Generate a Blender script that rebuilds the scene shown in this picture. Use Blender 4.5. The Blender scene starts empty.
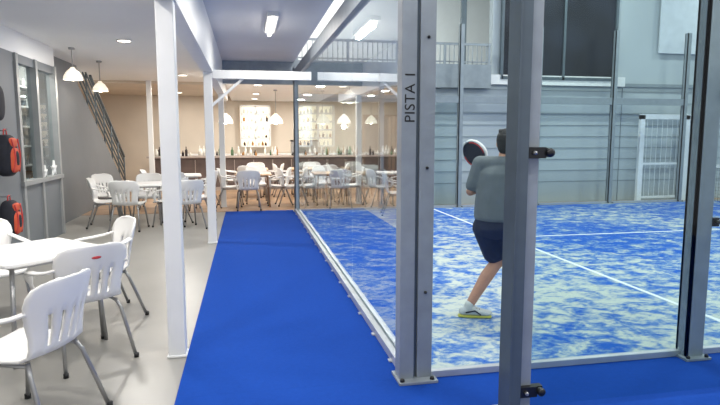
import bpy, bmesh, math, random
from mathutils import Vector, Matrix
random.seed(4)
scene = bpy.context.scene
scene.view_settings.view_transform = 'Standard'
D = bpy.data

def lin(c):
    c = c/255.0
    return c/12.92 if c <= 0.04045 else ((c+0.055)/1.055)**2.4
def rgb(r, g, b): return (lin(r), lin(g), lin(b), 1)

def mat(name, col, rough=0.5, metal=0.0, var=0.06, scale=6.0, bump=0.0, emit=None, es=0.0, spec=0.5):
    m = D.materials.new(name); m.use_nodes = True
    nt = m.node_tree; n = nt.nodes; l = nt.links
    p = n['Principled BSDF']
    c = rgb(*col)
    p.inputs['Roughness'].default_value = rough
    p.inputs['Metallic'].default_value = metal
    p.inputs['Specular IOR Level'].default_value = spec
    tc = n.new('ShaderNodeTexCoord'); no = n.new('ShaderNodeTexNoise')
    no.inputs['Scale'].default_value = scale; no.inputs['Detail'].default_value = 4
    l.new(tc.outputs['Object'], no.inputs['Vector'])
    cr = n.new('ShaderNodeValToRGB')
    cr.color_ramp.elements[0].position = 0.3; cr.color_ramp.elements[1].position = 0.7
    cr.color_ramp.elements[0].color = tuple(x*(1-var) for x in c[:3])+(1,)
    cr.color_ramp.elements[1].color = tuple(min(1, x*(1+var)) for x in c[:3])+(1,)
    l.new(no.outputs['Fac'], cr.inputs['Fac']); l.new(cr.outputs['Color'], p.inputs['Base Color'])
    if bump > 0:
        b = n.new('ShaderNodeBump'); b.inputs['Strength'].default_value = bump; b.inputs['Distance'].default_value = 0.01
        no2 = n.new('ShaderNodeTexNoise'); no2.inputs['Scale'].default_value = scale*12
        l.new(tc.outputs['Object'], no2.inputs['Vector'])
        l.new(no2.outputs['Fac'], b.inputs['Height']); l.new(b.outputs['Normal'], p.inputs['Normal'])
    if emit:
        p.inputs['Emission Color'].default_value = rgb(*emit); p.inputs['Emission Strength'].default_value = es
    return m

def glassmat(name, tint=(215, 232, 235), refl=1.0):
    m = D.materials.new(name); m.use_nodes = True
    nt = m.node_tree; n = nt.nodes; l = nt.links
    n.remove(n['Principled BSDF'])
    t = n.new('ShaderNodeBsdfTransparent'); t.inputs[0].default_value = rgb(*tint)
    g = n.new('ShaderNodeBsdfGlossy'); g.inputs['Roughness'].default_value = 0.02
    g.inputs[0].default_value = (0.9, 0.95, 1, 1)
    f = n.new('ShaderNodeFresnel'); f.inputs[0].default_value = 1.42
    mu = n.new('ShaderNodeMath'); mu.operation = 'MULTIPLY'; mu.inputs[1].default_value = refl
    mx = n.new('ShaderNodeMixShader')
    l.new(f.outputs[0], mu.inputs[0]); l.new(mu.outputs[0], mx.inputs[0])
    l.new(t.outputs[0], mx.inputs[1]); l.new(g.outputs[0], mx.inputs[2])
    l.new(mx.outputs[0], n['Material Output'].inputs[0])
    return m

class B:
    def __init__(s): s.v = []; s.f = []; s.m = []; s.s = []
    def add(s, vs, fs, mi=0, sm=False):
        o = len(s.v); s.v += [tuple(v) for v in vs]
        for f in fs: s.f.append([i+o for i in f]); s.m.append(mi); s.s.append(sm)
    def box(s, x0, x1, y0, y1, z0, z1, mi=0):
        vs = [(x, y, z) for z in (z0, z1) for y in (y0, y1) for x in (x0, x1)]
        s.add(vs, [(0, 2, 3, 1), (4, 5, 7, 6), (0, 1, 5, 4), (2, 6, 7, 3), (0, 4, 6, 2), (1, 3, 7, 5)], mi)
    def tube(s, pts, r, mi=0, n=8, r2=None, smooth=0, up=(0, 0, 1)):
        pts = [Vector(p) for p in pts]
        if smooth:
            q = []
            P = [pts[0]]+pts+[pts[-1]]
            for i in range(1, len(P)-2):
                for k in range(smooth):
                    t = k/smooth; a, b, c, d = P[i-1], P[i], P[i+1], P[i+2]
                    q.append(0.5*((2*b)+(c-a)*t+(2*a-5*b+4*c-d)*t*t+(3*b-a-3*c+d)*t**3))
            q.append(pts[-1]); pts = q
        N = len(pts); vs = []
        up = Vector(up)
        for i, p in enumerate(pts):
            t = (pts[min(i+1, N-1)]-pts[max(i-1, 0)]).normalized()
            u = up if abs(t.dot(up)) < 0.95 else Vector((1, 0, 0)) if abs(t.x) < 0.9 else Vector((0, 1, 0))
            a = t.cross(u).normalized(); b = a.cross(t).normalized()
            rr = r[i] if isinstance(r, (list, tuple)) else r
            rb = r2 if r2 else rr
            for k in range(n):
                an = 2*math.pi*(k+.5)/n
                vs.append(p+a*math.cos(an)*rr+b*math.sin(an)*rb)
        fs = []
        for i in range(N-1):
            for k in range(n):
                fs.append((i*n+k, i*n+(k+1) % n, (i+1)*n+(k+1) % n, (i+1)*n+k))
        fs.append(tuple(range(n))[::-1]); fs.append(tuple((N-1)*n+k for k in range(n)))
        s.add(vs, fs, mi, n > 4)
    def lathe(s, prof, c=(0, 0, 0), mi=0, n=16, M=None):
        c = Vector(c); vs = []
        for r, z in prof:
            for k in range(n):
                a = 2*math.pi*k/n; p = Vector((r*math.cos(a), r*math.sin(a), z))
                if M: p = M @ p
                vs.append(c+p)
        fs = []
        for i in range(len(prof)-1):
            for k in range(n): fs.append((i*n+k, i*n+(k+1) % n, (i+1)*n+(k+1) % n, (i+1)*n+k))
        if prof[0][0] > 1e-4: fs.append(tuple(range(n))[::-1])
        if prof[-1][0] > 1e-4: fs.append(tuple((len(prof)-1)*n+k for k in range(n)))
        s.add(vs, fs, mi, True)
    def ell(s, c, r, rz=0, mi=0, n=14, e=1.0, M=None):
        c = Vector(c); R = M if M else Matrix.Rotation(rz, 3, 'Z'); vs = []; h = n//2+1
        sp = lambda x: math.copysign(abs(x)**e, x)
        for i in range(1, h):
            ph = math.pi*i/h
            for k in range(n):
                a = 2*math.pi*k/n
                vs.append(c+R @ Vector((r[0]*sp(math.sin(ph))*sp(math.cos(a)), r[1]*sp(math.sin(ph))*sp(math.sin(a)), r[2]*sp(math.cos(ph)))))
        fs = []
        for i in range(h-2):
            for k in range(n): fs.append((i*n+k, (i+1)*n+k, (i+1)*n+(k+1) % n, i*n+(k+1) % n))
        t = len(vs); vs.append(c+R @ Vector((0, 0, r[2]))); vs.append(c+R @ Vector((0, 0, -r[2])))
        for k in range(n):
            fs.append((t, k, (k+1) % n)); fs.append((t+1, (h-2)*n+(k+1) % n, (h-2)*n+k))
        s.add(vs, fs, mi, True)
    def limb(s, p0, r0, p1, r1, n=10, mi=0):
        p0 = Vector(p0); p1 = Vector(p1)
        for i in range(n+1):
            t = i/n; r = r0+(r1-r0)*t
            s.ell(p0.lerp(p1, t), (r, r, r), 0, mi, 12)
    def morph(s, c0, e0, c1, e1, rz=0, n=8):
        c0 = Vector(c0); c1 = Vector(c1); e0 = Vector(e0); e1 = Vector(e1)
        for i in range(n+1):
            s.ell(c0.lerp(c1, i/n), e0.lerp(e1, i/n), rz, 0, 18)
    def mesh(s, name, mats):
        me = D.meshes.new(name); me.from_pydata(s.v, [], s.f); me.update()
        for m in mats: me.materials.append(m)
        me.polygons.foreach_set('material_index', s.m); me.polygons.foreach_set('use_smooth', s.s)
        return me
    def obj(s, name, mats, loc=(0, 0, 0), rz=0, bevel=0, parent=None):
        o = D.objects.new(name, s.mesh(name, mats)); scene.collection.objects.link(o)
        o.location = loc; o.rotation_euler = (0, 0, rz)
        if bevel:
            b = o.modifiers.new('bev', 'BEVEL'); b.width = bevel; b.segments = 2; b.limit_method = 'ANGLE'
        if parent: o.parent = parent
        return o
    def remeshed(s, name, mats, voxel=0.008, sm=4, parent=None):
        o = s.obj(name+'_src', mats[:1])
        r = o.modifiers.new('r', 'REMESH'); r.mode = 'VOXEL'; r.voxel_size = voxel; r.use_smooth_shade = True
        k = o.modifiers.new('s', 'SMOOTH'); k.iterations = sm; k.factor = 0.5
        dg = bpy.context.evaluated_depsgraph_get()
        me = D.meshes.new_from_object(o.evaluated_get(dg)); me.name = name
        D.objects.remove(o)
        me.materials.clear()
        for m in mats: me.materials.append(m)
        for p in me.polygons: p.use_smooth = True; p.material_index = 0
        q = D.objects.new(name, me); scene.collection.objects.link(q)
        if parent: q.parent = parent
        return q

# ---------------------------------------------------------------- materials
M_white = mat('white_paint', (228, 229, 228), 0.45, var=0.02)
M_ceil = mat('ceiling_paint', (236, 236, 234), 0.7, var=0.02, scale=1)
M_ceil2 = mat('ceiling_grey_paint', (204, 206, 210), 0.6, var=0.04, scale=1)
M_floor = mat('grey_vinyl', (144, 142, 137), 0.32, var=0.07, scale=1.5, bump=0.05)
M_wood = mat('wood_floor', (166, 136, 108), 0.4, var=0.2, scale=3)
M_carpet = mat('blue_carpet', (22, 66, 152), 0.95, var=0.05, scale=40, bump=0.3, spec=0.1)
M_steel = mat('galvanised_steel', (146, 154, 160), 0.45, 0.15, var=0.08, scale=8)
M_steel_d = mat('dark_steel', (86, 98, 106), 0.4, 0.2, var=0.08, scale=8)
M_rail = mat('rail_aluminium', (190, 194, 198), 0.35, 0.4, var=0.08, scale=5)
M_alu = mat('chair_leg_aluminium', (165, 165, 165), 0.3, 0.7, var=0.03)
M_plastic = mat('white_plastic', (230, 229, 227), 0.35, var=0.01)
M_red = mat('red_print', (190, 60, 60), 0.5)
M_black = mat('black_plastic', (22, 22, 24), 0.4)
M_wallg = mat('grey_wall_paint', (116, 120, 124), 0.6, var=0.04, scale=2)
M_beige = mat('beige_wall_paint', (208, 196, 180), 0.7, var=0.06, scale=1)
M_brown = mat('brown_wood_panel', (136, 106, 86), 0.5, var=0.2, scale=4)
M_dkwood = mat('dark_counter_wood', (98, 84, 80), 0.4, var=0.2, scale=4)
M_tabwood = mat('table_wood', (190, 158, 126), 0.4, var=0.15, scale=6)
M_hall = mat('hall_wall_paint', (178, 186, 190), 0.6, var=0.05, scale=0.6)
M_line = mat('white_line_paint', (232, 234, 236), 0.8, var=0.04, scale=20)
M_dark = mat('dark_window_film', (30, 34, 44), 0.45, var=0.6, scale=1.2, spec=.25)
M_glass = glassmat('court_glass', (232, 242, 243), 0.6)
M_glass2 = glassmat('door_glass', (226, 240, 238), 0.6)
M_glow = mat('lamp_glow', (255, 240, 215), emit=(255, 242, 222), es=6)
M_glowc = mat('tube_glow', (255, 250, 240), emit=(255, 245, 230), es=9)
M_shelfglow = mat('shelf_backlight', (255, 235, 205), emit=(255, 236, 215), es=1.1)
M_orange = mat('orange_fabric', (205, 84, 52), 0.7, var=0.1, scale=10)
M_navy = mat('dark_fabric', (30, 32, 42), 0.8, var=0.2, scale=10)

def turf():
    m = D.materials.new('sanded_blue_turf'); m.use_nodes = True
    nt = m.node_tree; n = nt.nodes; l = nt.links; p = n['Principled BSDF']
    p.inputs['Roughness'].default_value = 0.95; p.inputs['Specular IOR Level'].default_value = 0.1
    tc = n.new('ShaderNodeTexCoord')
    mp = n.new('ShaderNodeMapping'); mp.inputs['Scale'].default_value = (1.0, 1.4, 1); mp.inputs['Rotation'].default_value = (0, 0, 0.9)
    l.new(tc.outputs['Object'], mp.inputs[0])
    a = n.new('ShaderNodeTexNoise'); a.inputs['Scale'].default_value = 4.0; a.inputs['Detail'].default_value = 5; a.inputs['Roughness'].default_value = 0.68
    a.inputs['Distortion'].default_value = 0.5
    l.new(mp.outputs[0], a.inputs['Vector'])
    b = n.new('ShaderNodeTexNoise'); b.inputs['Scale'].default_value = 0.45; b.inputs['Detail'].default_value = 2
    l.new(tc.outputs['Object'], b.inputs['Vector'])
    c = n.new('ShaderNodeTexNoise'); c.inputs['Scale'].default_value = 18; c.inputs['Detail'].default_value = 3
    l.new(mp.outputs[0], c.inputs['Vector'])
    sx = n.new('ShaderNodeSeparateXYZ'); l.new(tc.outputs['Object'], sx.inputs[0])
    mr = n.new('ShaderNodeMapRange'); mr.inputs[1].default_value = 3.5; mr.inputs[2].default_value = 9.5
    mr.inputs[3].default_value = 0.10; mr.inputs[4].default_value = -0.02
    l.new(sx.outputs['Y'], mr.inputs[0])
    def math_(op, x, y):
        k = n.new('ShaderNodeMath'); k.operation = op
        for i, q in enumerate((x, y)):
            if isinstance(q, (int, float)): k.inputs[i].default_value = q
            else: l.new(q, k.inputs[i])
        return k.outputs[0]
    s1 = math_('MULTIPLY', b.outputs['Fac'], 0.4)
    s2 = math_('MULTIPLY', c.outputs['Fac'], 0.3)
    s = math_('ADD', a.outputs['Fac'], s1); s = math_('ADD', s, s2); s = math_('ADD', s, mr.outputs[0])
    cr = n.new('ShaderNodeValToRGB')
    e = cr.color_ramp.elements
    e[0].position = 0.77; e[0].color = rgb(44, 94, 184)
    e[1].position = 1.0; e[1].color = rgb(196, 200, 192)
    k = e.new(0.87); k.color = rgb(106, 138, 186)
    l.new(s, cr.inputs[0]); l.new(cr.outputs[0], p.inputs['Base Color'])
    return m
M_turf = turf()

def slab(name, x0, x1, y0, y1, z0, z1, m, bevel=0):
    b = B(); b.box(x0, x1, y0, y1, z0, z1); return b.obj(name, [m], bevel=bevel)

# ---------------------------------------------------------------- shell
CY = 11.9; NY = 3.45; CX = 1.03
slab('floor', -7, 22, -3, 21, -0.1, 0, M_floor)
slab('floor_wood', -6, 22, 12.25, 20, 0, 0.006, M_wood)
b = B(); b.box(-0.455, CX-.001, NY, 12.2, 0, 0.012); b.box(-0.455, 12, -2, NY-.001, 0, 0.012)
b.obj('blue_carpet', [M_carpet])
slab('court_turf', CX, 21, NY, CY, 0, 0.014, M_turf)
b = B()
b.box(3.95, 4.0, NY+.05, CY-.05, 0.014, 0.017)
b.box(4.0, 11, 8.15, 8.20, 0.014, 0.017)
b.obj('court_line_markings', [M_line])
slab('ceiling_lounge', -7, -0.6, -1, 15.6, 3.0, 3.1, M_ceil)
slab('ceiling_bar', -7, -0.45, 15.6, 20, 2.93, 3.1, M_beige)
slab('ceiling_walkway', -0.45, CX, -1, 12.3, 3.15, 3.25, M_ceil2)
slab('ceiling_mezzanine', -0.45, 9, 12.4, 20, 2.78, 3.0, M_ceil)
slab('ceiling_hall', CX, 22, -3, 20, 7.0, 7.1, M_hall)
slab('trim_mezzanine_fascia', -0.45, 5.5, 12.3, 12.4, 2.68, 3.2, M_steel)
slab('wall_back', -7, 9, 20, 20.2, 0, 3.1, M_beige)
slab('wall_upper_back', -1, 9, 16, 16.2, 3.0, 7, M_white)
slab('wall_left', -6.1, -6, -1, 20, 0, 3.1, M_beige)

# beam & columns
b = B(); b.box(-0.6, -0.45, -1, 15.6, 2.52, 3.15)
b.obj('trim_ceiling_beam', [M_white])
for i, y in enumerate((-0.3, 4.2, 8.67, 13.1)):
    b = B(); w = 0.06
    b.box(-0.525-w, -0.525+w, y-w, y+w, 0.012, 2.52)
    b.box(-0.525-w-.01, -0.525+w+.01, y-w-.01, y+w+.01, 0.0, 0.02)
    if y > 8 and y < 9:
        b.tube([(-.5, y, 2.02), (-.02, y, 2.44)], 0.028, 0, 4)
    b.obj('white_column', [M_white], bevel=0.006)
b = B(); b.box(-.46, .98, 8.62, 8.72, 2.43, 2.55); b.obj('trim_cross_beam', [M_white])
b = B(); b.box(-2.46, -2.34, 15.4, 15.52, 0, 3.0); b.obj('white_column', [M_white], bevel=0.006)

# ---------------------------------------------------------------- left partition (shop front)
b = B()
X = -3.0
b.box(X-.1, X, -1, 10.1, 0, 0.95, 0)
b.box(X-.1, X, -1, 8.4, .95, 2.70, 0)
b.box(X-.1, X, 8.4, 10.1, 2.58, 2.70, 0)
for y in (8.47, 9.2, 10.05): b.box(X-.1, X+.03, y-.04, y+.04, 0, 2.70, 1)
b.box(X-.12, X+.05, 8.4, 10.1, .92, .98, 1)
b.box(X-.1, X, -1, 10.1, 2.7, 3.0, 2)
b.obj('wall_shop_partition', [M_wallg, mat('partition_frame', (150, 152, 152), .4), M_ceil])
b = B(); b.add([(X-.05, 8.5, .98), (X-.05, 10.0, .98), (X-.05, 10.0, 2.58), (X-.05, 8.5, 2.58)], [(0, 1, 2, 3)]); b.obj('window_1', [M_glass])
slab('wall_shop_interior', -4.3, -4.2, 7.0, 12.1, 0, 3.0, M_white)
slab('wall_shop_end', -4.3, -3.55, 12.0, 12.02, 0, 3.0, M_white)
b = B()
for z in (.7, 1.05, 1.4, 1.75, 2.1, 2.45): b.box(-4.15, -3.85, 9.0, 11.95, z, z+.03)
for y in (9.0, 10.0, 11.0, 11.92): b.box(-4.15, -3.85, y, y+.03, 0, 2.48)
for k in range(48):
    z = random.choice((.73, 1.08, 1.43, 1.78, 2.13)); y = 9.1+k*.057
    b.box(-4.1, -3.9, y, y+.045, z, z+random.uniform(.10, .25), random.choice((0, 1, 2, 3, 4)))
b.obj('shop_display_shelf', [M_white, M_hall, M_tabwood, M_steel_d, M_orange])
b = B()
pts = []
for k in range(10):
    r = 0.13 if k % 2 == 0 else 0.055; a = math.pi/2+k*math.pi/5
    pts.append((r*math.cos(a), r*math.sin(a)))
vs = [(0.012, p[0], p[1]) for p in pts]+[(-.012, p[0], p[1]) for p in pts]+[(0.03, 0, 0)]
fs = [(k, (k+1) % 10, 20) for k in range(10)]+[(k, k+10, (k+1) % 10+10, (k+1) % 10) for k in range(10)]+[tuple(range(10, 20))]
b.add(vs, fs)
b.add([(v[0], v[1]*.8-.42, v[2]*.8-.03) for v in vs], fs)
b.obj('star_decoration', [M_white], loc=(-2.99, 9.75, 1.09))

def bag(z, y, sc=.78):
    b = B()
    b.ell((0, 0, 0), (.13, .2, .33), 0, 0, 24, e=.6)
    b.ell((.09, 0, -.07), (.075, .15, .2), 0, 1, 20, e=.6)
    b.ell((.07, 0, .2), (.07, .14, .08), 0, 1, 20, e=.6)
    b.ell((.10, 0, -.05), (.075, .08, .14), 0, 0, 16, e=.6)
    b.tube([(.13, -.12, .26), (.165, -.1, 0), (.13, -.12, -.26)], .012, 2, 6, smooth=4)
    b.tube([(.13, .12, .26), (.165, .1, 0), (.13, .12, -.26)], .012, 2, 6, smooth=4)
    b.tube([(0, -.06, .31), (0, -.04, .40), (0, .04, .40), (0, .06, .31)], .012, 2, 6, smooth=4)
    b.tube([(-.13, 0, .39), (.02, 0, .39), (.04, 0, .43)], .008, 3, 6)
    o = b.obj('racket_backpack', [M_navy, M_orange, M_red, M_alu], loc=(X+.11, y, z)); o.scale = (sc, sc, sc)
bag(1.36, 7.70); bag(.58, 7.68, .7)
b = B()
b.ell((0, 0, 0), (.06, .17, .22), 0, 0, 20, e=.7); b.tube([(-.06, 0, .2), (.02, 0, .22), (.03, 0, .25)], .008, 1, 6)
b.tube([(0, -.05, .2), (0, 0, .29), (0, .05, .2)], .01, 0, 6, smooth=3)
b.obj('racket_case', [M_navy, M_alu], loc=(X+.07, 7.62, 2.0))

# ---------------------------------------------------------------- staircase
b = B()
y0, y1, zt = 17.2, 12.2, 2.98; N = 16
for i in range(N):
    t = (i+.5)/N; y = y0+(y1-y0)*t; z = zt*(i+1)/N
    b.box(-4.5, -3.45, y-.17, y+.15, z-.04, z, 0)
def diag(x, dz, h, w=.03, mi=1, ya=y0, yb=y1):
    tt = min(1.0, (2.97-dz-h)/zt); yb2 = ya+(yb-ya)*tt; zb = zt*tt
    vs = [(x+sx, y, z) for sx in (-w, w) for (y, z) in ((ya, dz), (yb2, zb+dz), (yb2, zb+dz+h), (ya, dz+h))]
    b.add(vs, [(0, 1, 2, 3), (7, 6, 5, 4), (0, 4, 5, 1), (1, 5, 6, 2), (2, 6, 7, 3), (3, 7, 4, 0)], mi)
diag(-3.42, -.2, .2); diag(-4.52, -.2, .2)
for k in range(4): diag(-3.42, .3+k*.18, .035, .014, 2)
diag(-3.42, 1.0, .055, .028, 2)
for i in range(8):
    t = i/7; y = y0+(y1-y0)*t; z = zt*t
    if z < 2.9: b.tube([(-3.42, y, z), (-3.42, y, min(z+1.03, 2.99))], .02, 2, 6)
b.obj('staircase', [M_white, M_wallg, M_steel_d])
b = B()
vs = [(x, y, z) for x in (-3.36, -3.30) for (y, z) in ((10.25, 0), (16.8, 0), (16.8, .1), (12.5, 2.65), (12.5, 3.0), (10.25, 3.0))]
b.add(vs, [(0, 1, 2, 3, 4, 5), (11, 10, 9, 8, 7, 6)]+[(k, k+6, (k+1) % 6+6, (k+1) % 6) for k in range(6)])
b.obj('wall_under_stairs', [M_wallg])

# ---------------------------------------------------------------- court frame
def bolt(b, x, y, z, axis='z', r=.014, mi=1):
    Mx = {'z': Matrix.Identity(3), 'y': Matrix.Rotation(math.pi/2, 3, 'X'), 'x': Matrix.Rotation(math.pi/2, 3, 'Y')}[axis]
    b.lathe([(r, 0), (r, .012), (r*.6, .02), (0.0, .021)], (x, y, z), mi, 8, Mx)
b = B()
b.box(.94, 1.035, NY-.05, NY+.06, 0.012, 4.0, 0)
b.box(1.035, 1.06, NY-.02, NY+.06, 0.012, 4.0, 2)
b.box(1.06, 1.16, NY-.04, NY+.06, 0.012, 4.0, 0)
b.box(.925, 1.185, NY-.11, NY+.1, 0.012, 0.03, 0)
for x in (.95, 1.15): bolt(b, x, NY-.085, .03, 'z', .016)
for z in (.6, 1.4, 2.2): bolt(b, 1.11, NY-.04, z, 'y', .01)
post = b.obj('corner_court_post', [M_steel, M_black, M_steel_d], bevel=.004)
cu = D.curves.new('PISTA', 'FONT'); cu.body = 'PISTA 1'; cu.size = .092; cu.extrude = .001; cu.space_character = 1.05
cu.materials.append(M_black)
tx = D.objects.new('post_lettering', cu); scene.collection.objects.link(tx)
tx.parent = post; tx.location = (1.022, NY-.052, 1.68); tx.rotation_euler = (math.pi/2, -math.pi/2, 0)

def frame_post(x, y, w=.07, z1=4.0, name='court_frame_post', m=M_steel, z0=.014):
    b = B()
    b.box(x-w, x+w, y-.05, y-.03, z0, z1, 0); b.box(x-w, x+w, y+.03, y+.05, z0, z1, 0)
    b.box(x-.012, x+.012, y-.03, y+.03, z0, z1, 0)
    b.box(x-w, x-w+.02, y-.05, y+.05, z0, z1, 0)
    b.box(x-w-.03, x+w+.03, y-.1, y+.1, z0, z0+.015, 0)
    for sx in (-1, 1): bolt(b, x+sx*(w+.005), y-.08, z0+.015)
    return b.obj(name, [m, M_black])
p3 = frame_post(3.12, 3.42, .07)
b = B()
for z in (1.0, 1.9):
    b.box(3.19, 3.24, 3.36, 3.4, z-.03, z+.03)
    bolt(b, 3.22, 3.36, z, 'y', .018, 0)
b.obj('glass_clamp', [M_black])
for x in (1.03, 2.85, 4.64, 6.5, 8.4, 10.3): frame_post(x, CY+.06, .05, 4.0 if x > 3 else 3.0)
def pane(name, x0, x1, y0, y1, z0, z1, m=M_glass):
    b = B(); b.add([(x0, y0, z0), (x1, y1, z0), (x1, y1, z1), (x0, y0, z1)], [(0, 1, 2, 3)]); return b.obj(name, [m])
pane('court_glass_panel', 1.17, 3.04, NY, NY, .06, 3.0)
pane('court_glass_panel', 3.20, 5.1, NY, NY, .06, 3.0)
b = B(); b.box(1.16, 3.05, NY-.025, NY+.025, .014, .055); b.box(3.19, 7, NY-.025, NY+.025, .014, .055)
b.obj('court_glass_base_rail', [M_rail, M_black])
ys = [NY+.07, 5.55, 7.65, 9.75, CY]
for i in range(4):
    pane('court_glass_panel', CX, CX, ys[i]+.006, ys[i+1]-.006, .06, 2.95)
b = B()
b.box(CX-.055, CX-.012, NY+.06, CY, .014, .075, 0); b.box(CX+.012, CX+.04, NY+.06, CY, .014, .075, 0)
b.box(CX-.012, CX+.012, NY+.06, CY, .014, .05, 0)
y = NY+.3
while y < CY:
    bolt(b, CX-.055, y, .05, 'x', .012, 1)
    b.box(CX-.075, CX-.055, y-.025, y+.025, .014, .022, 0); y += .55
b.obj('court_glass_base_rail', [M_rail, M_black])
b = B(); b.box(CX-.03, CX+.05, NY+.06, CY, 2.76, 2.95); b.obj('court_top_rail', [M_steel])
b = B()
b.box(1.08, 10.3, CY+.02, CY+.1, 2.32, 2.47); b.box(1.08, 2.8, CY+.02, CY+.1, 2.9, 2.98)
b.obj('court_top_rail', [M_steel])
for i, (xa, xb) in enumerate(((1.09, 2.79), (2.91, 4.58))):
    pane('court_glass_panel', xa, xb, CY+.058, CY+.058, .06, 2.32)
slab('court_glass_base_rail', 1.09, 10.3, CY+.03, CY+.09, .0, .06, M_rail)

# near glass door post with clamps
b = B()
b.box(1.415, 1.48, 2.80, 2.92, .03, 3.2, 1); b.box(1.405, 1.417, 2.79, 2.93, .03, 3.2, 1)
b.box(1.482, 1.555, 2.83, 2.90, .03, 3.2, 0)
b.box(1.38, 1.60, 2.76, 2.96, .012, .03, 0)
dp = b.obj('glass_door_post', [M_steel, M_steel_d], bevel=.004)
for z in (1.51, .165):
    b = B()
    b.box(1.48, 1.58, 2.80, 2.83, z-.03, z+.03, 0)
    b.box(1.555, 1.62, 2.815, 2.855, z-.025, z+.025, 0)
    b.lathe([(.02, 0), (.024, .01), (.024, .03), (.014, .038), (0, .039)], (1.60, 2.815, z), 0, 14, Matrix.Rotation(math.pi/2, 3, 'X'))
    b.lathe([(.01, 0), (.01, .02), (0, .021)], (1.51, 2.80, z), 1, 10, Matrix.Rotation(math.pi/2, 3, 'X'))
    b.obj('glass_door_clamp', [M_black, M_alu], parent=dp)
pane('door_1', 1.56, 3.3, 2.862, 2.862, .05, 3.0, M_glass2)

# far hall wall
b = B(); b.box(4.15, 22, 12.5, 12.7, 0, 2.9); b.box(5.6, 22, 12.5, 12.7, 2.9, 7)
b.obj('wall_hall', [M_hall])
b = B()
for k in range(9): b.box(4.2, 22, 12.485, 12.5, .5+k*.27, .512+k*.27)
for k in range(8): b.box(4.2+k*2.4, 4.215+k*2.4, 12.485, 12.5, 0, 2.75)
b.box(5.6, 22, 12.44, 12.5, 2.78, 2.86)
b.obj('trim_hall_cladding', [mat('cladding_seam', (138, 148, 154), .5)])
b = B()
b.box(5.8, 8.7, 12.42, 12.46, 2.95, 5.6, 0)
for x in (5.8, 6.05, 7.35, 8.7): b.box(x-.03, x+.03, 12.38, 12.47, 2.9, 5.6, 1)
b.box(5.8, 8.7, 12.38, 12.47, 2.9, 2.97, 1)
b.obj('window_2', [M_dark, M_steel_d])
b = B(); b.box(9.9, 12.6, 12.42, 12.46, 3.6, 5.4, 0)
b.obj('wall_banner', [mat('banner', (206, 212, 218), .5)])
b = B()
b.box(-.4, 5.5, 12.33, 12.37, 3.62, 3.67); b.box(-.4, 5.5, 12.34, 12.36, 3.24, 3.27)
x = 1.1
while x < 5.5:
    b.box(x-.008, x+.008, 12.34, 12.36, 3.2, 3.64)
    x += .11
for x in (1.1, 2.2, 3.3, 4.4, 5.45): b.box(x-.025, x+.025, 12.32, 12.38, 3.2, 3.67)
b.obj('balcony_railing', [M_steel])
b = B()
for x in (3.7, 4.3): b.box(x-.05, x+.05, 13.4, 13.5, 3.0, 7)
b.box(5.0, 5.12, 12.9, 13.0, 3.0, 7)
b.obj('mezzanine_support_columns', [M_steel_d])

# white gate frame
b = B()
for x in (9.4, 10.65): b.box(x-.06, x+.06, 12.2, 12.28, 0.006, 2.1)
b.box(9.34, 11.1, 12.2, 12.28, 2.0, 2.12)
b.box(9.45, 10.65, 12.22, 12.26, .9, .95); b.box(9.45, 10.65, 12.22, 12.26, .08, .13)
for k in range(8): b.box(9.55+k*.14, 9.556+k*.14, 12.235, 12.245, .1, 2.02)
b.obj('white_gate_frame', [M_line])
# court net
b = B()
b.tube([(11, 3.7, 0.014), (11, 3.7, .95)], .04, 1, 8); b.tube([(11, 11.7, 0.014), (11, 11.7, .95)], .04, 1, 8)
b.box(10.98, 11.02, 3.7, 11.7, .84, .92, 0)
for k in range(100): b.box(10.998, 11.002, 3.75+k*.08, 3.754+k*.08, .05, .85, 1)
for k in range(10): b.box(10.998, 11.002, 3.7, 11.7, .06+k*.08, .064+k*.08, 1)
b.obj('court_net', [M_white, M_black])
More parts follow.
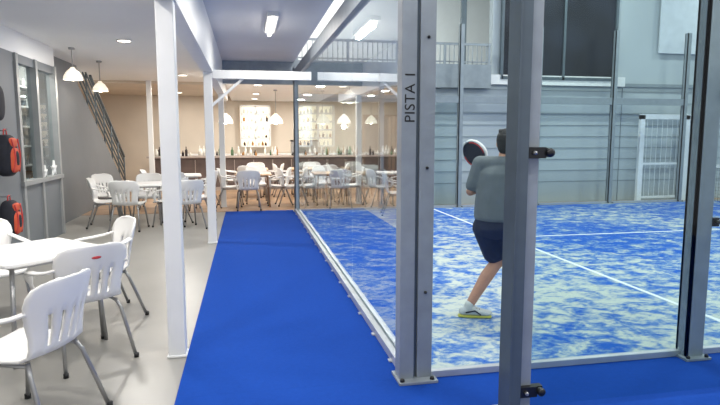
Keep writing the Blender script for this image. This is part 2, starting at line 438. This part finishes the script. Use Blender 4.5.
# ---------------------------------------------------------------- chairs & tables
def chair_mesh(logo):
    b = B()
    prof = [(.245, .415, .19, 0), (.235, .44, .215, 0), (.18, .45, .228, 0), (.08, .44, .235, 0), (-.04, .433, .235, 0), (-.14, .435, .225, .005),
            (-.195, .455, .212, .02), (-.222, .50, .205, .04), (-.24, .56, .208, .055), (-.255, .62, .222, .07), (-.27, .68, .238, .08),
            (-.283, .74, .25, .08), (-.294, .79, .245, .075), (-.30, .83, .225, .06), (-.303, .852, .18, .04), (-.304, .862, .10, .02)]
    nc = 18; th = .008
    G = []
    for (y, z, hw, wr) in prof:
        row = []
        for j in range(nc+1):
            u = -1+2*j/nc
            row.append(Vector((u*hw, y+wr*u*u, z+(.012*u*u if z < .46 else 0))))
        G.append(row)
    R = len(G)
    def nrm(i, j):
        a = G[min(i+1, R-1)][j]-G[max(i-1, 0)][j]; c = G[i][min(j+1, nc)]-G[i][max(j-1, 0)]
        return c.cross(a).normalized()
    top = []; bot = []
    for i in range(R):
        for j in range(nc+1):
            n = nrm(i, j); top.append(G[i][j]+n*th); bot.append(G[i][j]-n*th)
    keep = {}
    for i in range(R-1):
        for j in range(nc):
            keep[(i, j)] = not (7 <= i <= 9 and j in (4, 7, 10, 13))
    W = nc+1; off = len(top); fs = []
    for (i, j), k in keep.items():
        if not k: continue
        q = [i*W+j, i*W+j+1, (i+1)*W+j+1, (i+1)*W+j]
        fs.append(q); fs.append([x+off for x in q[::-1]])
        for (di, dj, a, c) in ((-1, 0, 0, 1), (0, 1, 1, 2), (1, 0, 2, 3), (0, -1, 3, 0)):
            if not keep.get((i+di, j+dj), False): fs.append([q[c], q[a], q[a]+off, q[c]+off])
    b.add(top+bot, fs, 0, True)
    for s in (-1, 1):
        b.tube([(s*.225, -.20, .71), (s*.265, -.13, .685), (s*.288, 0, .665), (s*.288, .12, .652), (s*.275, .19, .61), (s*.25, .205, .53), (s*.225, .19, .44)], .029, 0, 10, r2=.012, smooth=4)
        b.tube([(s*.19, .17, .425), (s*.215, .195, .36), (s*.25, .25, 0.0)], .0135, 1, 8)
        b.tube([(s*.18, -.15, .425), (s*.205, -.18, .36), (s*.245, -.31, 0.0)], .0135, 1, 8)
        b.lathe([(.018, 0), (.018, .03)], (s*.25, .25, 0), 3, 8); b.lathe([(.018, 0), (.018, .03)], (s*.245, -.31, 0), 3, 8)
        b.tube([(s*.195, .17, .41), (s*.185, -.15, .41)], .012, 1, 6)
    b.box(-.19, .19, .16, .18, .402, .425, 1)
    if logo: b.ell((0, -.302, .775), (.034, .003, .010), 0, 2, 12)
    return b.mesh('plastic_armchair', [M_plastic, M_alu, M_red, M_black])
CM = chair_mesh(False); CL = chair_mesh(True)
def chair(x, y, fx, fy, z=0, me=None):
    o = D.objects.new('plastic_armchair', me or CM); scene.collection.objects.link(o)
    o.location = (x, y, z); o.rotation_euler = (0, 0, math.atan2(fy, fx)-math.pi/2)
def table_mesh(name, s, topm, legm):
    b = B(); h = s/2; r = .05; pts = []
    for cx, cy, a0 in ((1, 1, 0), (-1, 1, 90), (-1, -1, 180), (1, -1, 270)):
        for k in range(5):
            a = math.radians(a0+k*22.5); pts.append((cx*(h-r)+r*math.cos(a), cy*(h-r)+r*math.sin(a)))
    n = len(pts)
    def ring(sc, z): return [(p[0]*sc, p[1]*sc, z) for p in pts]
    vs = ring(.985, .71)+ring(1, .718)+ring(1, .734)+ring(.985, .742)
    fs = [tuple(range(n))[::-1], tuple(range(3*n, 4*n))]
    for i in range(3):
        for k in range(n): fs.append((i*n+k, i*n+(k+1) % n, (i+1)*n+(k+1) % n, (i+1)*n+k))
    b.add(vs, fs, 0)
    for sx in (-1, 1):
        for sy in (-1, 1):
            b.tube([(sx*(h-.09), sy*(h-.09), .71), (sx*(h-.05), sy*(h-.05), 0)], .016, 1, 8)
    for sx in (-1, 1):
        b.box(-h+.09, h-.09, sx*(h-.09)-.01, sx*(h-.09)+.01, .68, .71, 1)
        b.box(sx*(h-.09)-.01, sx*(h-.09)+.01, -h+.09, h-.09, .68, .71, 1)
    return b.mesh(name, [topm, legm])
T1 = table_mesh('cafe_table', .78, M_plastic, M_alu)
T2 = table_mesh('wooden_dining_table', .8, M_tabwood, M_brown)
def table(me, x, y, r=0, z=0):
    o = D.objects.new(me.name, me); scene.collection.objects.link(o); o.location = (x, y, z); o.rotation_euler = (0, 0, r)
table(T1, -1.60, 4.64, math.radians(45))
chair(-1.21, 3.33, -.93, .37)
chair(-1.20, 4.32, -.6, .8, me=CL)
chair(-1.30, 5.30, -.8, -.45)
chair(-2.2, 5.35, .6, -.8)
table(T1, -1.9, 10.9, .1); table(T1, -1.4, 13.2, .1)
chair(-2.45, 10.7, 1, .1); chair(-2.0, 10.25, .1, 1); chair(-1.35, 10.6, -1, .2); chair(-1.9, 11.6, 0, -1)
chair(-1.05, 10.2, -.4, .9); chair(-.95, 11.2, -1, -.2); chair(-2.6, 11.7, .8, -.6)
chair(-.92, 12.65, -1, .2); chair(-1.5, 12.5, 0, 1); chair(-2.0, 13.2, 1, 0)
for tx_ in (0.15, 1.55, 2.95):
    for ty in (13.2, 15.2):
        table(T2, tx_, ty, 0, .006)
        for s, (dx, dy, fx, fy) in enumerate(((-.1, -.6, .05, 1), (.55, .05, -1, .1), (-.55, .0, 1, 0), (.1, .6, 0, -1))):
            if (s == 1 and tx_ > 1.5): continue
            if s == 2 and tx_ < 1 and ty < 14: dx = -.5
            j = random.uniform(-.03, .03)
            chair(tx_+dx+j, ty+dy+j, fx+random.uniform(-.2, .2), fy+random.uniform(-.2, .2), .006)

# ---------------------------------------------------------------- bar
b = B()
b.box(-2.7, 3.5, 17.2, 17.8, .006, .96, 0); b.box(-2.8, 3.6, 17.1, 17.9, .96, 1.01, 1)
for k in range(11): b.box(-2.6+k*.56, -2.58+k*.56, 17.18, 17.2, .1, .9, 1)
b.box(-2.7, 3.5, 17.17, 17.2, .006, .1, 1)
b.obj('bar_counter', [M_dkwood, mat('counter_top', (170, 158, 150), .3)])
bottleprof = lambda h, r: [(r, 0), (r, h*.6), (r*.4, h*.75), (r*.35, h), (0, h)]
M_b = [mat('bottle_green', (90, 120, 90), .15), mat('bottle_amber', (176, 130, 80), .15), mat('glassware_clear', (225, 222, 212), .15), mat('bottle_dark', (60, 52, 52), .15), mat('glassware_white', (240, 238, 230), .2)]
b = B()
for k in range(80):
    x = random.uniform(-2.6, 1.2) if k % 2 else random.uniform(2.3, 3.4); y = random.uniform(17.3, 17.75)
    b.lathe(bottleprof(random.uniform(.10, .30), random.uniform(.03, .045)), (x, y, 1.01), random.choice((0, 1, 2, 2, 4, 4, 3)), 8)
b.obj('counter_bottles_and_glasses', M_b)
b = B()
b.box(-.4, .4, 0, .4, .05, .42, 0); b.box(-.42, .42, -.05, .42, .42, .47, 1); b.box(-.38, .38, -.12, 0, .05, .09, 1)
for x in (-.2, .2): b.tube([(x, -.02, .33), (x, -.1, .3), (x, -.1, .24)], .025, 1, 8)
for x in (-.36, .36):
    for y in (.03, .37): b.lathe([(.02, 0), (.02, .05)], (x, y, 0), 1, 8)
b.obj('espresso_machine', [M_alu, M_black], loc=(1.75, 17.35, 1.01), bevel=.01)
def backshelf(x0, x1, z0, z1, n):
    b = B()
    b.box(x0, x1, 19.9, 19.95, z0, z1, 0)
    for s in (x0, (x0+x1)/2, x1): b.box(s-.03, s+.03, 19.6, 19.95, z0, z1, 1)
    for i in range(n+1):
        z = z0+(z1-z0)*i/n; b.box(x0, x1, 19.6, 19.95, z-.025, z+.025, 1)
        if i < n:
            x = x0+.1
            while x < x1-.08:
                b.lathe(bottleprof(random.uniform(.10, .2), .04), (x, 19.75, z+.025), 2+random.choice((1, 2, 2, 4, 4, 4, 3)), 8); x += random.uniform(.1, .22)
    b.obj('bottle_shelf', [M_shelfglow, M_white]+M_b)
backshelf(-.15, .8, 1.25, 2.6, 5); backshelf(1.9, 3.0, 1.25, 2.65, 5)
b = B(); b.box(-2.6, 3.4, 19.4, 19.9, .006, .95, 0); b.box(-2.65, 3.45, 19.35, 19.95, .95, 1.0, 1)
for k in range(8): b.box(-2.5+k*.75, -1.85+k*.75, 19.38, 19.4, .1, .9, 1)
b.obj('back_bar_cabinet', [M_brown, M_white])
b = B(); b.box(4.1, 5.4, 19.87, 19.99, .006, 2.3, 0)
for x in (4.1, 4.75, 5.4): b.box(x-.05, x+.05, 19.8, 19.87, .006, 2.3, 1)
b.box(4.05, 5.45, 19.8, 19.87, 2.25, 2.35, 1); b.obj('door_2', [M_dkwood, M_brown])
slab('wall_bar_side', 6.2, 6.3, 12.75, 20, 0, 2.78, M_beige)
b = B(); b.box(4.5, 4.62, 14, 18, .006, 2.2, 0)
for k in range(9): b.box(4.47, 4.5, 14+k*.48, 14.06+k*.48, .006, 2.2, 1)
b.obj('wooden_screen', [M_brown, M_dkwood])

# ---------------------------------------------------------------- lamps
M_lampshade = mat('lamp_shade_white', (240, 235, 225), .4, emit=(255, 240, 215), es=.7)
def pendant(x, y, z, top, s=1.0, e=14):
    b = B()
    b.lathe([(.03*s, .17*s), (.05*s, .14*s), (.10*s, .10*s), (.15*s, .02*s), (.165*s, -.05*s), (.155*s, -.05*s), (.13*s, .03*s), (.05*s, .10*s), (0, .11*s)], (0, 0, 0), 0, 20)
    b.ell((0, 0, .0), (.06*s, .06*s, .07*s), 0, 1, 12)
    b.tube([(0, 0, .16*s), (0, 0, top-z)], .008, 2, 6); b.lathe([(.05, 0), (.05, -.03)], (0, 0, top-z), 2, 10)
    o = b.obj('pendant_lamp', [M_lampshade, M_glow, M_alu], loc=(x, y, z))
    l = D.lights.new('pendant_bulb', 'POINT'); l.energy = e; l.color = (1, .91, .80); l.shadow_soft_size = .05
    lo = D.objects.new('pendant_bulb', l); scene.collection.objects.link(lo); lo.parent = o; lo.location = (0, 0, -.12*s)
for x in (-.5, .77, 2.0): pendant(x, 15.0, 1.98, 2.78, 1.15, 20)
pendant(-2.7, 10.0, 2.54, 3.0, .9, 8); pendant(-2.68, 11.65, 2.48, 3.0, .85, 8)
pendant(2.35, 13.0, 2.42, 2.78, 1.3, 12); pendant(3.3, 15, 1.98, 2.78, 1, 10)

def downlight(x, y, z, e=16, r=.09):
    b = B(); b.lathe([(r+.02, -.012), (r+.02, 0)], (0, 0, 0), 0, 20); b.lathe([(r, -.014), (r, -.012)], (0, 0, 0), 1, 20)
    o = b.obj('ceiling_downlight', [M_white, M_glow], loc=(x, y, z))
    l = D.lights.new('downlight_lamp', 'AREA'); l.shape = 'DISK'; l.size = r*2; l.energy = e; l.color = (1, .96, .90)
    lo = D.objects.new('downlight_lamp', l); scene.collection.objects.link(lo); lo.parent = o; lo.location = (0, 0, -.02)
for y, e in ((1.0, 18), (3.2, 24), (5.4, 30)):  # rows out of view, added to light the lounge
    for x in (-1.2, -2.35): downlight(x, y, 3.0, e)
downlight(-1.73, 9.1, 3.0, 56); downlight(-1.4, 13.9, 3.0, 50); downlight(-5, 14, 3, 46)  # last lamp is unseen, added to brighten the wall behind the stairs
for y in (16.5, 18.5): downlight(-2, y, 2.93, 32)
downlight(-3.6, 9.2, 3.0, 24); downlight(-3.6, 11, 3.0, 24)  # unseen lamps added to brighten the shop interior
for y in (13.6, 16.4, 18.6):
    for x in (.3, 2.3, 4.0): downlight(x, y, 2.78, 32)
for y in (1.9, 4.9, 8.05):  # nearer tubes are out of view, added as extra light; only the farthest shows
    b = B(); b.box(-.07, .07, -.62, .62, -.05, 0, 0)
    b.tube([(0, -.58, -.075), (0, .58, -.075)], .03, 1, 10)
    o = b.obj('fluorescent_light', [M_white, M_glowc], loc=(.37, y, 3.15))
    l = D.lights.new('tube_lamp', 'AREA'); l.shape = 'RECTANGLE'; l.size = .06; l.size_y = 1.1; l.energy = 24; l.color = (1, .97, .92)
    lo = D.objects.new('tube_lamp', l); scene.collection.objects.link(lo); lo.parent = o; lo.location = (0, 0, -.11)
def flood(x, y, e):
    b = B(); b.box(-.62, .62, -.17, .17, -.1, 0, 0); b.box(-.58, .58, -.13, .13, -.105, -.1, 1)
    for s in (-.5, .5): b.tube([(s, 0, 0), (s, 0, .7)], .01, 0, 6)
    o = b.obj('hall_ceiling_floodlight', [M_white, M_glowc], loc=(x, y, 6.3))
    l = D.lights.new('flood_lamp', 'AREA'); l.shape = 'RECTANGLE'; l.size = 1.1; l.size_y = .25; l.energy = e; l.color = (1, .99, .96)
    lo = D.objects.new('flood_lamp', l); scene.collection.objects.link(lo); lo.parent = o; lo.location = (0, 0, -.12)
for x in (3.0, 7.5, 12.5):
    for y, e in ((1.2, 155), (6, 170), (11, 120)): flood(x, y, e)
flood(3, 14.2, 120)
w = D.worlds.new('World'); scene.world = w; w.use_nodes = True
w.node_tree.nodes['Background'].inputs[0].default_value = (.95, .97, 1, 1)
w.node_tree.nodes['Background'].inputs[1].default_value = .75

# ---------------------------------------------------------------- player
M_skin = mat('skin', (196, 142, 116), .5, var=.04, scale=20)
M_shirt = mat('grey_shirt', (112, 118, 122), .85, var=.08, scale=12, bump=.2)
M_shorts = mat('navy_shorts', (32, 40, 68), .85, var=.1, scale=12, bump=.2)
M_hair = mat('dark_hair', (26, 22, 22), .6, var=.4, scale=60, bump=.6)
M_shoe = mat('white_shoe', (205, 206, 204), .5, var=.03)
M_sole = mat('yellow_sole', (196, 190, 80), .5)
M_face = mat('racket_face', (40, 42, 50), .4)
root = D.objects.new('padel_player', None); scene.collection.objects.link(root)
root.location = (2.09, 4.55, .014); root.rotation_euler = (0, 0, -math.radians(11.3))
fa = math.atan2(.9, .45)
rz = fa-math.pi/2
F = Vector((math.cos(fa), math.sin(fa), 0)); L = Vector((-F.y, F.x, 0))
hipc = Vector((0.02, 0, .82)); chest = Vector((.045, 0, 1.2)); neck = Vector((.085, .02, 1.40)); head = Vector((.106, .05, 1.525))
Lh = hipc+L*.09+Vector((0, 0, -.03)); Rh = hipc-L*.09+Vector((0, 0, -.03))
Lk = Vector((.055, .06, .475)); La = Vector((-.20, -.02, .10))
Rk = Vector((.27, .10, .46)); Ra = Vector((.20, .10, .10))
Ls = chest+L*.175+Vector((0, 0, .145)); Rs = chest-L*.175+Vector((0, 0, .145))
Le = Vector((-.185, .10, 1.10)); Re = Vector((.30, .10, 1.12))
G = Vector((.07, .29, 1.20)); A = Vector((-.58, .25, .76)).normalized()
Lw = G+Vector((-.05, -.06, -.04))
G2 = G+A*.11; Rw = G2+Vector((.08, -.05, -.05))
b = B()
b.ell(head, (.074, .092, .112), rz); b.ell(head+F*.03+Vector((0, 0, -.055)), (.055, .06, .055), rz)
b.ell(head+F*.095+Vector((0, 0, -.015)), (.013, .02, .022), rz)
b.ell(head+F*.09+Vector((0, 0, -.06)), (.026, .012, .010), rz)
b.ell(head+L*.076+Vector((0, 0, -.01)), (.012, .02, .032), rz); b.ell(head-L*.076+Vector((0, 0, -.01)), (.012, .02, .032), rz)
b.limb(neck+Vector((0, 0, -.06)), .062, head+Vector((0, 0, -.05)), .055)
b.morph(hipc, (.165, .125, .12), chest, (.165, .115, .12), rz); b.morph(chest, (.165, .115, .12), neck-Vector((0, 0, .06)), (.09, .07, .05), rz)
b.limb(Ls, .058, Rs, .058)
for h, k, a in ((Lh, Lk, La), (Rh, Rk, Ra)):
    b.limb(h, .098, k, .060, 12)
    m = k.lerp(a, .33)+Vector((-.015, -.01, 0)); b.limb(k, .056, m, .059); b.limb(m, .059, a, .038, 12)
    b.limb(a, .036, a+Vector((.06, 0, -.05)), .032)
for s, e, w_ in ((Ls, Le, Lw), (Rs, Re, Rw)):
    b.limb(s, .052, e, .040, 10); b.limb(e, .039, e.lerp(w_, .35), .040, 6); b.limb(e.lerp(w_, .35), .040, w_, .026, 10)
def hand(G, A, N, w_, flip):
    C = A.cross(N).normalized()*flip
    pc = G+N*.034
    Mx = Matrix((A, C, N)).transposed()
    b.ell(pc, (.042, .034, .015), M=Mx, n=14, e=.8)
    b.limb(w_, .026, pc, .018, 8)
    for i, ln in enumerate((.92, 1.0, .95, .78)):
        o = A*((1.5-i)*.021); rad = .030; prev = G+o+N*.036+C*.012
        for an in (55, 105, 160, 215):
            t = math.radians(an*ln); q = G+o+(N*math.cos(t)+C*math.sin(t))*rad*(1 if an < 200 else .9)
            b.limb(prev, .0092, q, .0085, 4); prev = q
    prev = pc+A*.03-C*.02
    for an in (-60, -110, -160):
        t = math.radians(an); q = G+A*.042+(N*math.cos(t)+C*math.sin(t))*.030
        b.limb(prev, .0115, q, .0095, 4); prev = q
NL = (Lw-G); NL = (NL-A*NL.dot(A)).normalized(); NR = (Rw-G2); NR = (NR-A*NR.dot(A)).normalized()
hand(G, A, NL, Lw, 1); hand(G2, A, NR, Rw, -1)
body = b.remeshed('body', [M_skin], .0065, 3, root)
b = B()
b.morph(hipc+Vector((0, 0, .07)), (.192, .158, .075), hipc+Vector((0, 0, .2)), (.188, .15, .10), rz)
b.morph(hipc+Vector((0, 0, .2)), (.188, .15, .10), chest+Vector((0, 0, .03)), (.188, .138, .12), rz)
b.morph(chest+Vector((0, 0, .03)), (.188, .138, .12), neck-Vector((0, 0, .05)), (.085, .08, .035), rz)
b.limb(Ls, .07, Rs, .07)
for s, e in ((Ls, Le), (Rs, Re)): b.limb(s, .070, s.lerp(e, .78), .062, 10)
b.remeshed('shirt', [M_shirt], .009, 5, root)
b = B()
b.morph(hipc+Vector((0, 0, .06)), (.178, .14, .06), hipc+Vector((-.01, 0, -.03)), (.185, .155, .10), rz)
for h, k in ((Lh, Lk), (Rh, Rk)): b.limb(h, .115, h.lerp(k, .72), .100, 12)
b.remeshed('shorts', [M_shorts], .009, 5, root)
b = B()
b.ell(head+Vector((0, 0, .025))-F*.016, (.084, .094, .103), rz)
b.ell(head-F*.045+Vector((0, 0, -.025)), (.068, .055, .075), rz)
for i in range(40):
    an = random.uniform(0, 2*math.pi); q = head+Vector((math.cos(an)*.05, math.sin(an)*.05, .095+random.uniform(-.01, .01)))-F*.01
    b.ell(q, (.02, .02, .018), 0, n=8)
hair = b.remeshed('hair', [M_hair], .006, 2, root)
b = B()
for s in (-1, 1):
    b.ell(head+F*.083+L*(s*.032)+Vector((0, 0, .012)), (.014, .009, .009), rz, 0, 12)
    b.ell(head+F*.091+L*(s*.032)+Vector((0, 0, .012)), (.006, .004, .006), rz, 1, 10)
    b.tube([head+F*.09+L*(s*.016)+Vector((0, 0, .033)), head+F*.086+L*(s*.05)+Vector((0, 0, .034))], .004, 1, 6)
b.obj('eyes', [M_white, M_hair], parent=root)
def shoe(a, d):
    d = Vector(d).normalized(); r = math.atan2(d.y, d.x)
    b = B(); base = Vector((a.x, a.y, 0))
    b.morph(base-d*.045+Vector((0, 0, .055)), (.045, .038, .042), base+d*.04+Vector((0, 0, .06)), (.05, .042, .045), r)
    b.morph(base+d*.04+Vector((0, 0, .055)), (.06, .042, .04), base+d*.15+Vector((0, 0, .042)), (.055, .046, .026), r)
    b.limb(a+Vector((0, 0, -.02)), .045, a+Vector((.004, 0, .012)), .043, 4)
    b.remeshed('shoe', [M_shoe], .007, 3, root)
    b = B()
    for i in range(14):
        t = i/13; b.ell(base+d*(-.055+.215*t)+Vector((0, 0, .013)), (.04, .040+.008*math.sin(t*3), .013), r, n=14, e=.6)
    b.remeshed('shoe_sole', [M_sole], .006, 1, root)
    b = B()
    for i in range(4):
        p = base+d*(.04+i*.025)+Vector((0, 0, .1-i*.009)); s = Vector((-d.y, d.x, 0))
        b.tube([p-s*.025-Vector((0, 0, .006)), p, p+s*.025-Vector((0, 0, .006))], .004, 0, 6)
    b.tube([base-d*.03+Vector((-d.y*-.043, d.x*-.043, .05)), base+d*.05+Vector((d.y*.046, -d.x*.046, .07)), base+d*.1+Vector((d.y*.048, -d.x*.048, .035))], .006, 0, 6)
    b.obj('shoe_laces', [M_navy], parent=root)
shoe(La, (1, -.1, 0)); shoe(Ra, (.8, .5, 0))
# racket : face turned partly towards the viewer's side of the court
Nn = Vector((-.72, -.62, -.2)); Nn = (Nn-A*Nn.dot(A)).normalized(); S = A.cross(Nn).normalized()
b = B()
b.tube([G-A*.065, G+A*.17], .0155, 0, 10); b.lathe([(.02, 0), (.02, .012)], G-A*.075, 0, 10)
outl = []
for k in range(32):
    t = 2*math.pi*k/32; rr = .118
    x = rr*math.sin(t); y = .135*math.cos(t)
    if y < -.05: x *= 1-(abs(y)-.05)*2.2
    outl.append((x, y))
c = G+A*.285
T = .017
vs = [c+S*x+A*y+Nn*T for x, y in outl]+[c+S*x+A*y-Nn*T for x, y in outl]
b.add(vs, [tuple(range(32)), tuple(range(32, 64))[::-1]], 1)
b.tube([c+S*x+A*y for x, y in outl]+[c+S*outl[0][0]+A*outl[0][1]], .011, 2, 8, r2=.019, up=tuple(Nn))
for sg in (1, -1):
    b.tube([c+S*x*.9+A*y*.9+Nn*.018*sg for x, y in outl[2:11]], .007, 3, 6)
    b.tube([c+S*x*.9+A*y*.9+Nn*.018*sg for x, y in outl[20:27]], .007, 3, 6)
for i in range(-3, 4):
    for j in range(-3, 4):
        if i*i+j*j < 10:
            for s in (-1, 1): b.ell(c+S*i*.026+A*j*.026+Nn*T*s, (.005, .005, .002), M=Matrix((S, A, Nn)).transposed(), mi=4, n=8)
b.obj('racket', [M_navy, M_face, M_white, M_red, M_black], parent=root)

# ---------------------------------------------------------------- camera
cam = D.cameras.new('Camera'); cam.sensor_width = 36; cam.lens = 28.35; cam.clip_start = .05
co = D.objects.new('Camera', cam); scene.collection.objects.link(co)
co.location = (0, 0, 1.6); co.rotation_euler = (math.radians(90-6.7), 0, -math.radians(11.3))
scene.camera = co
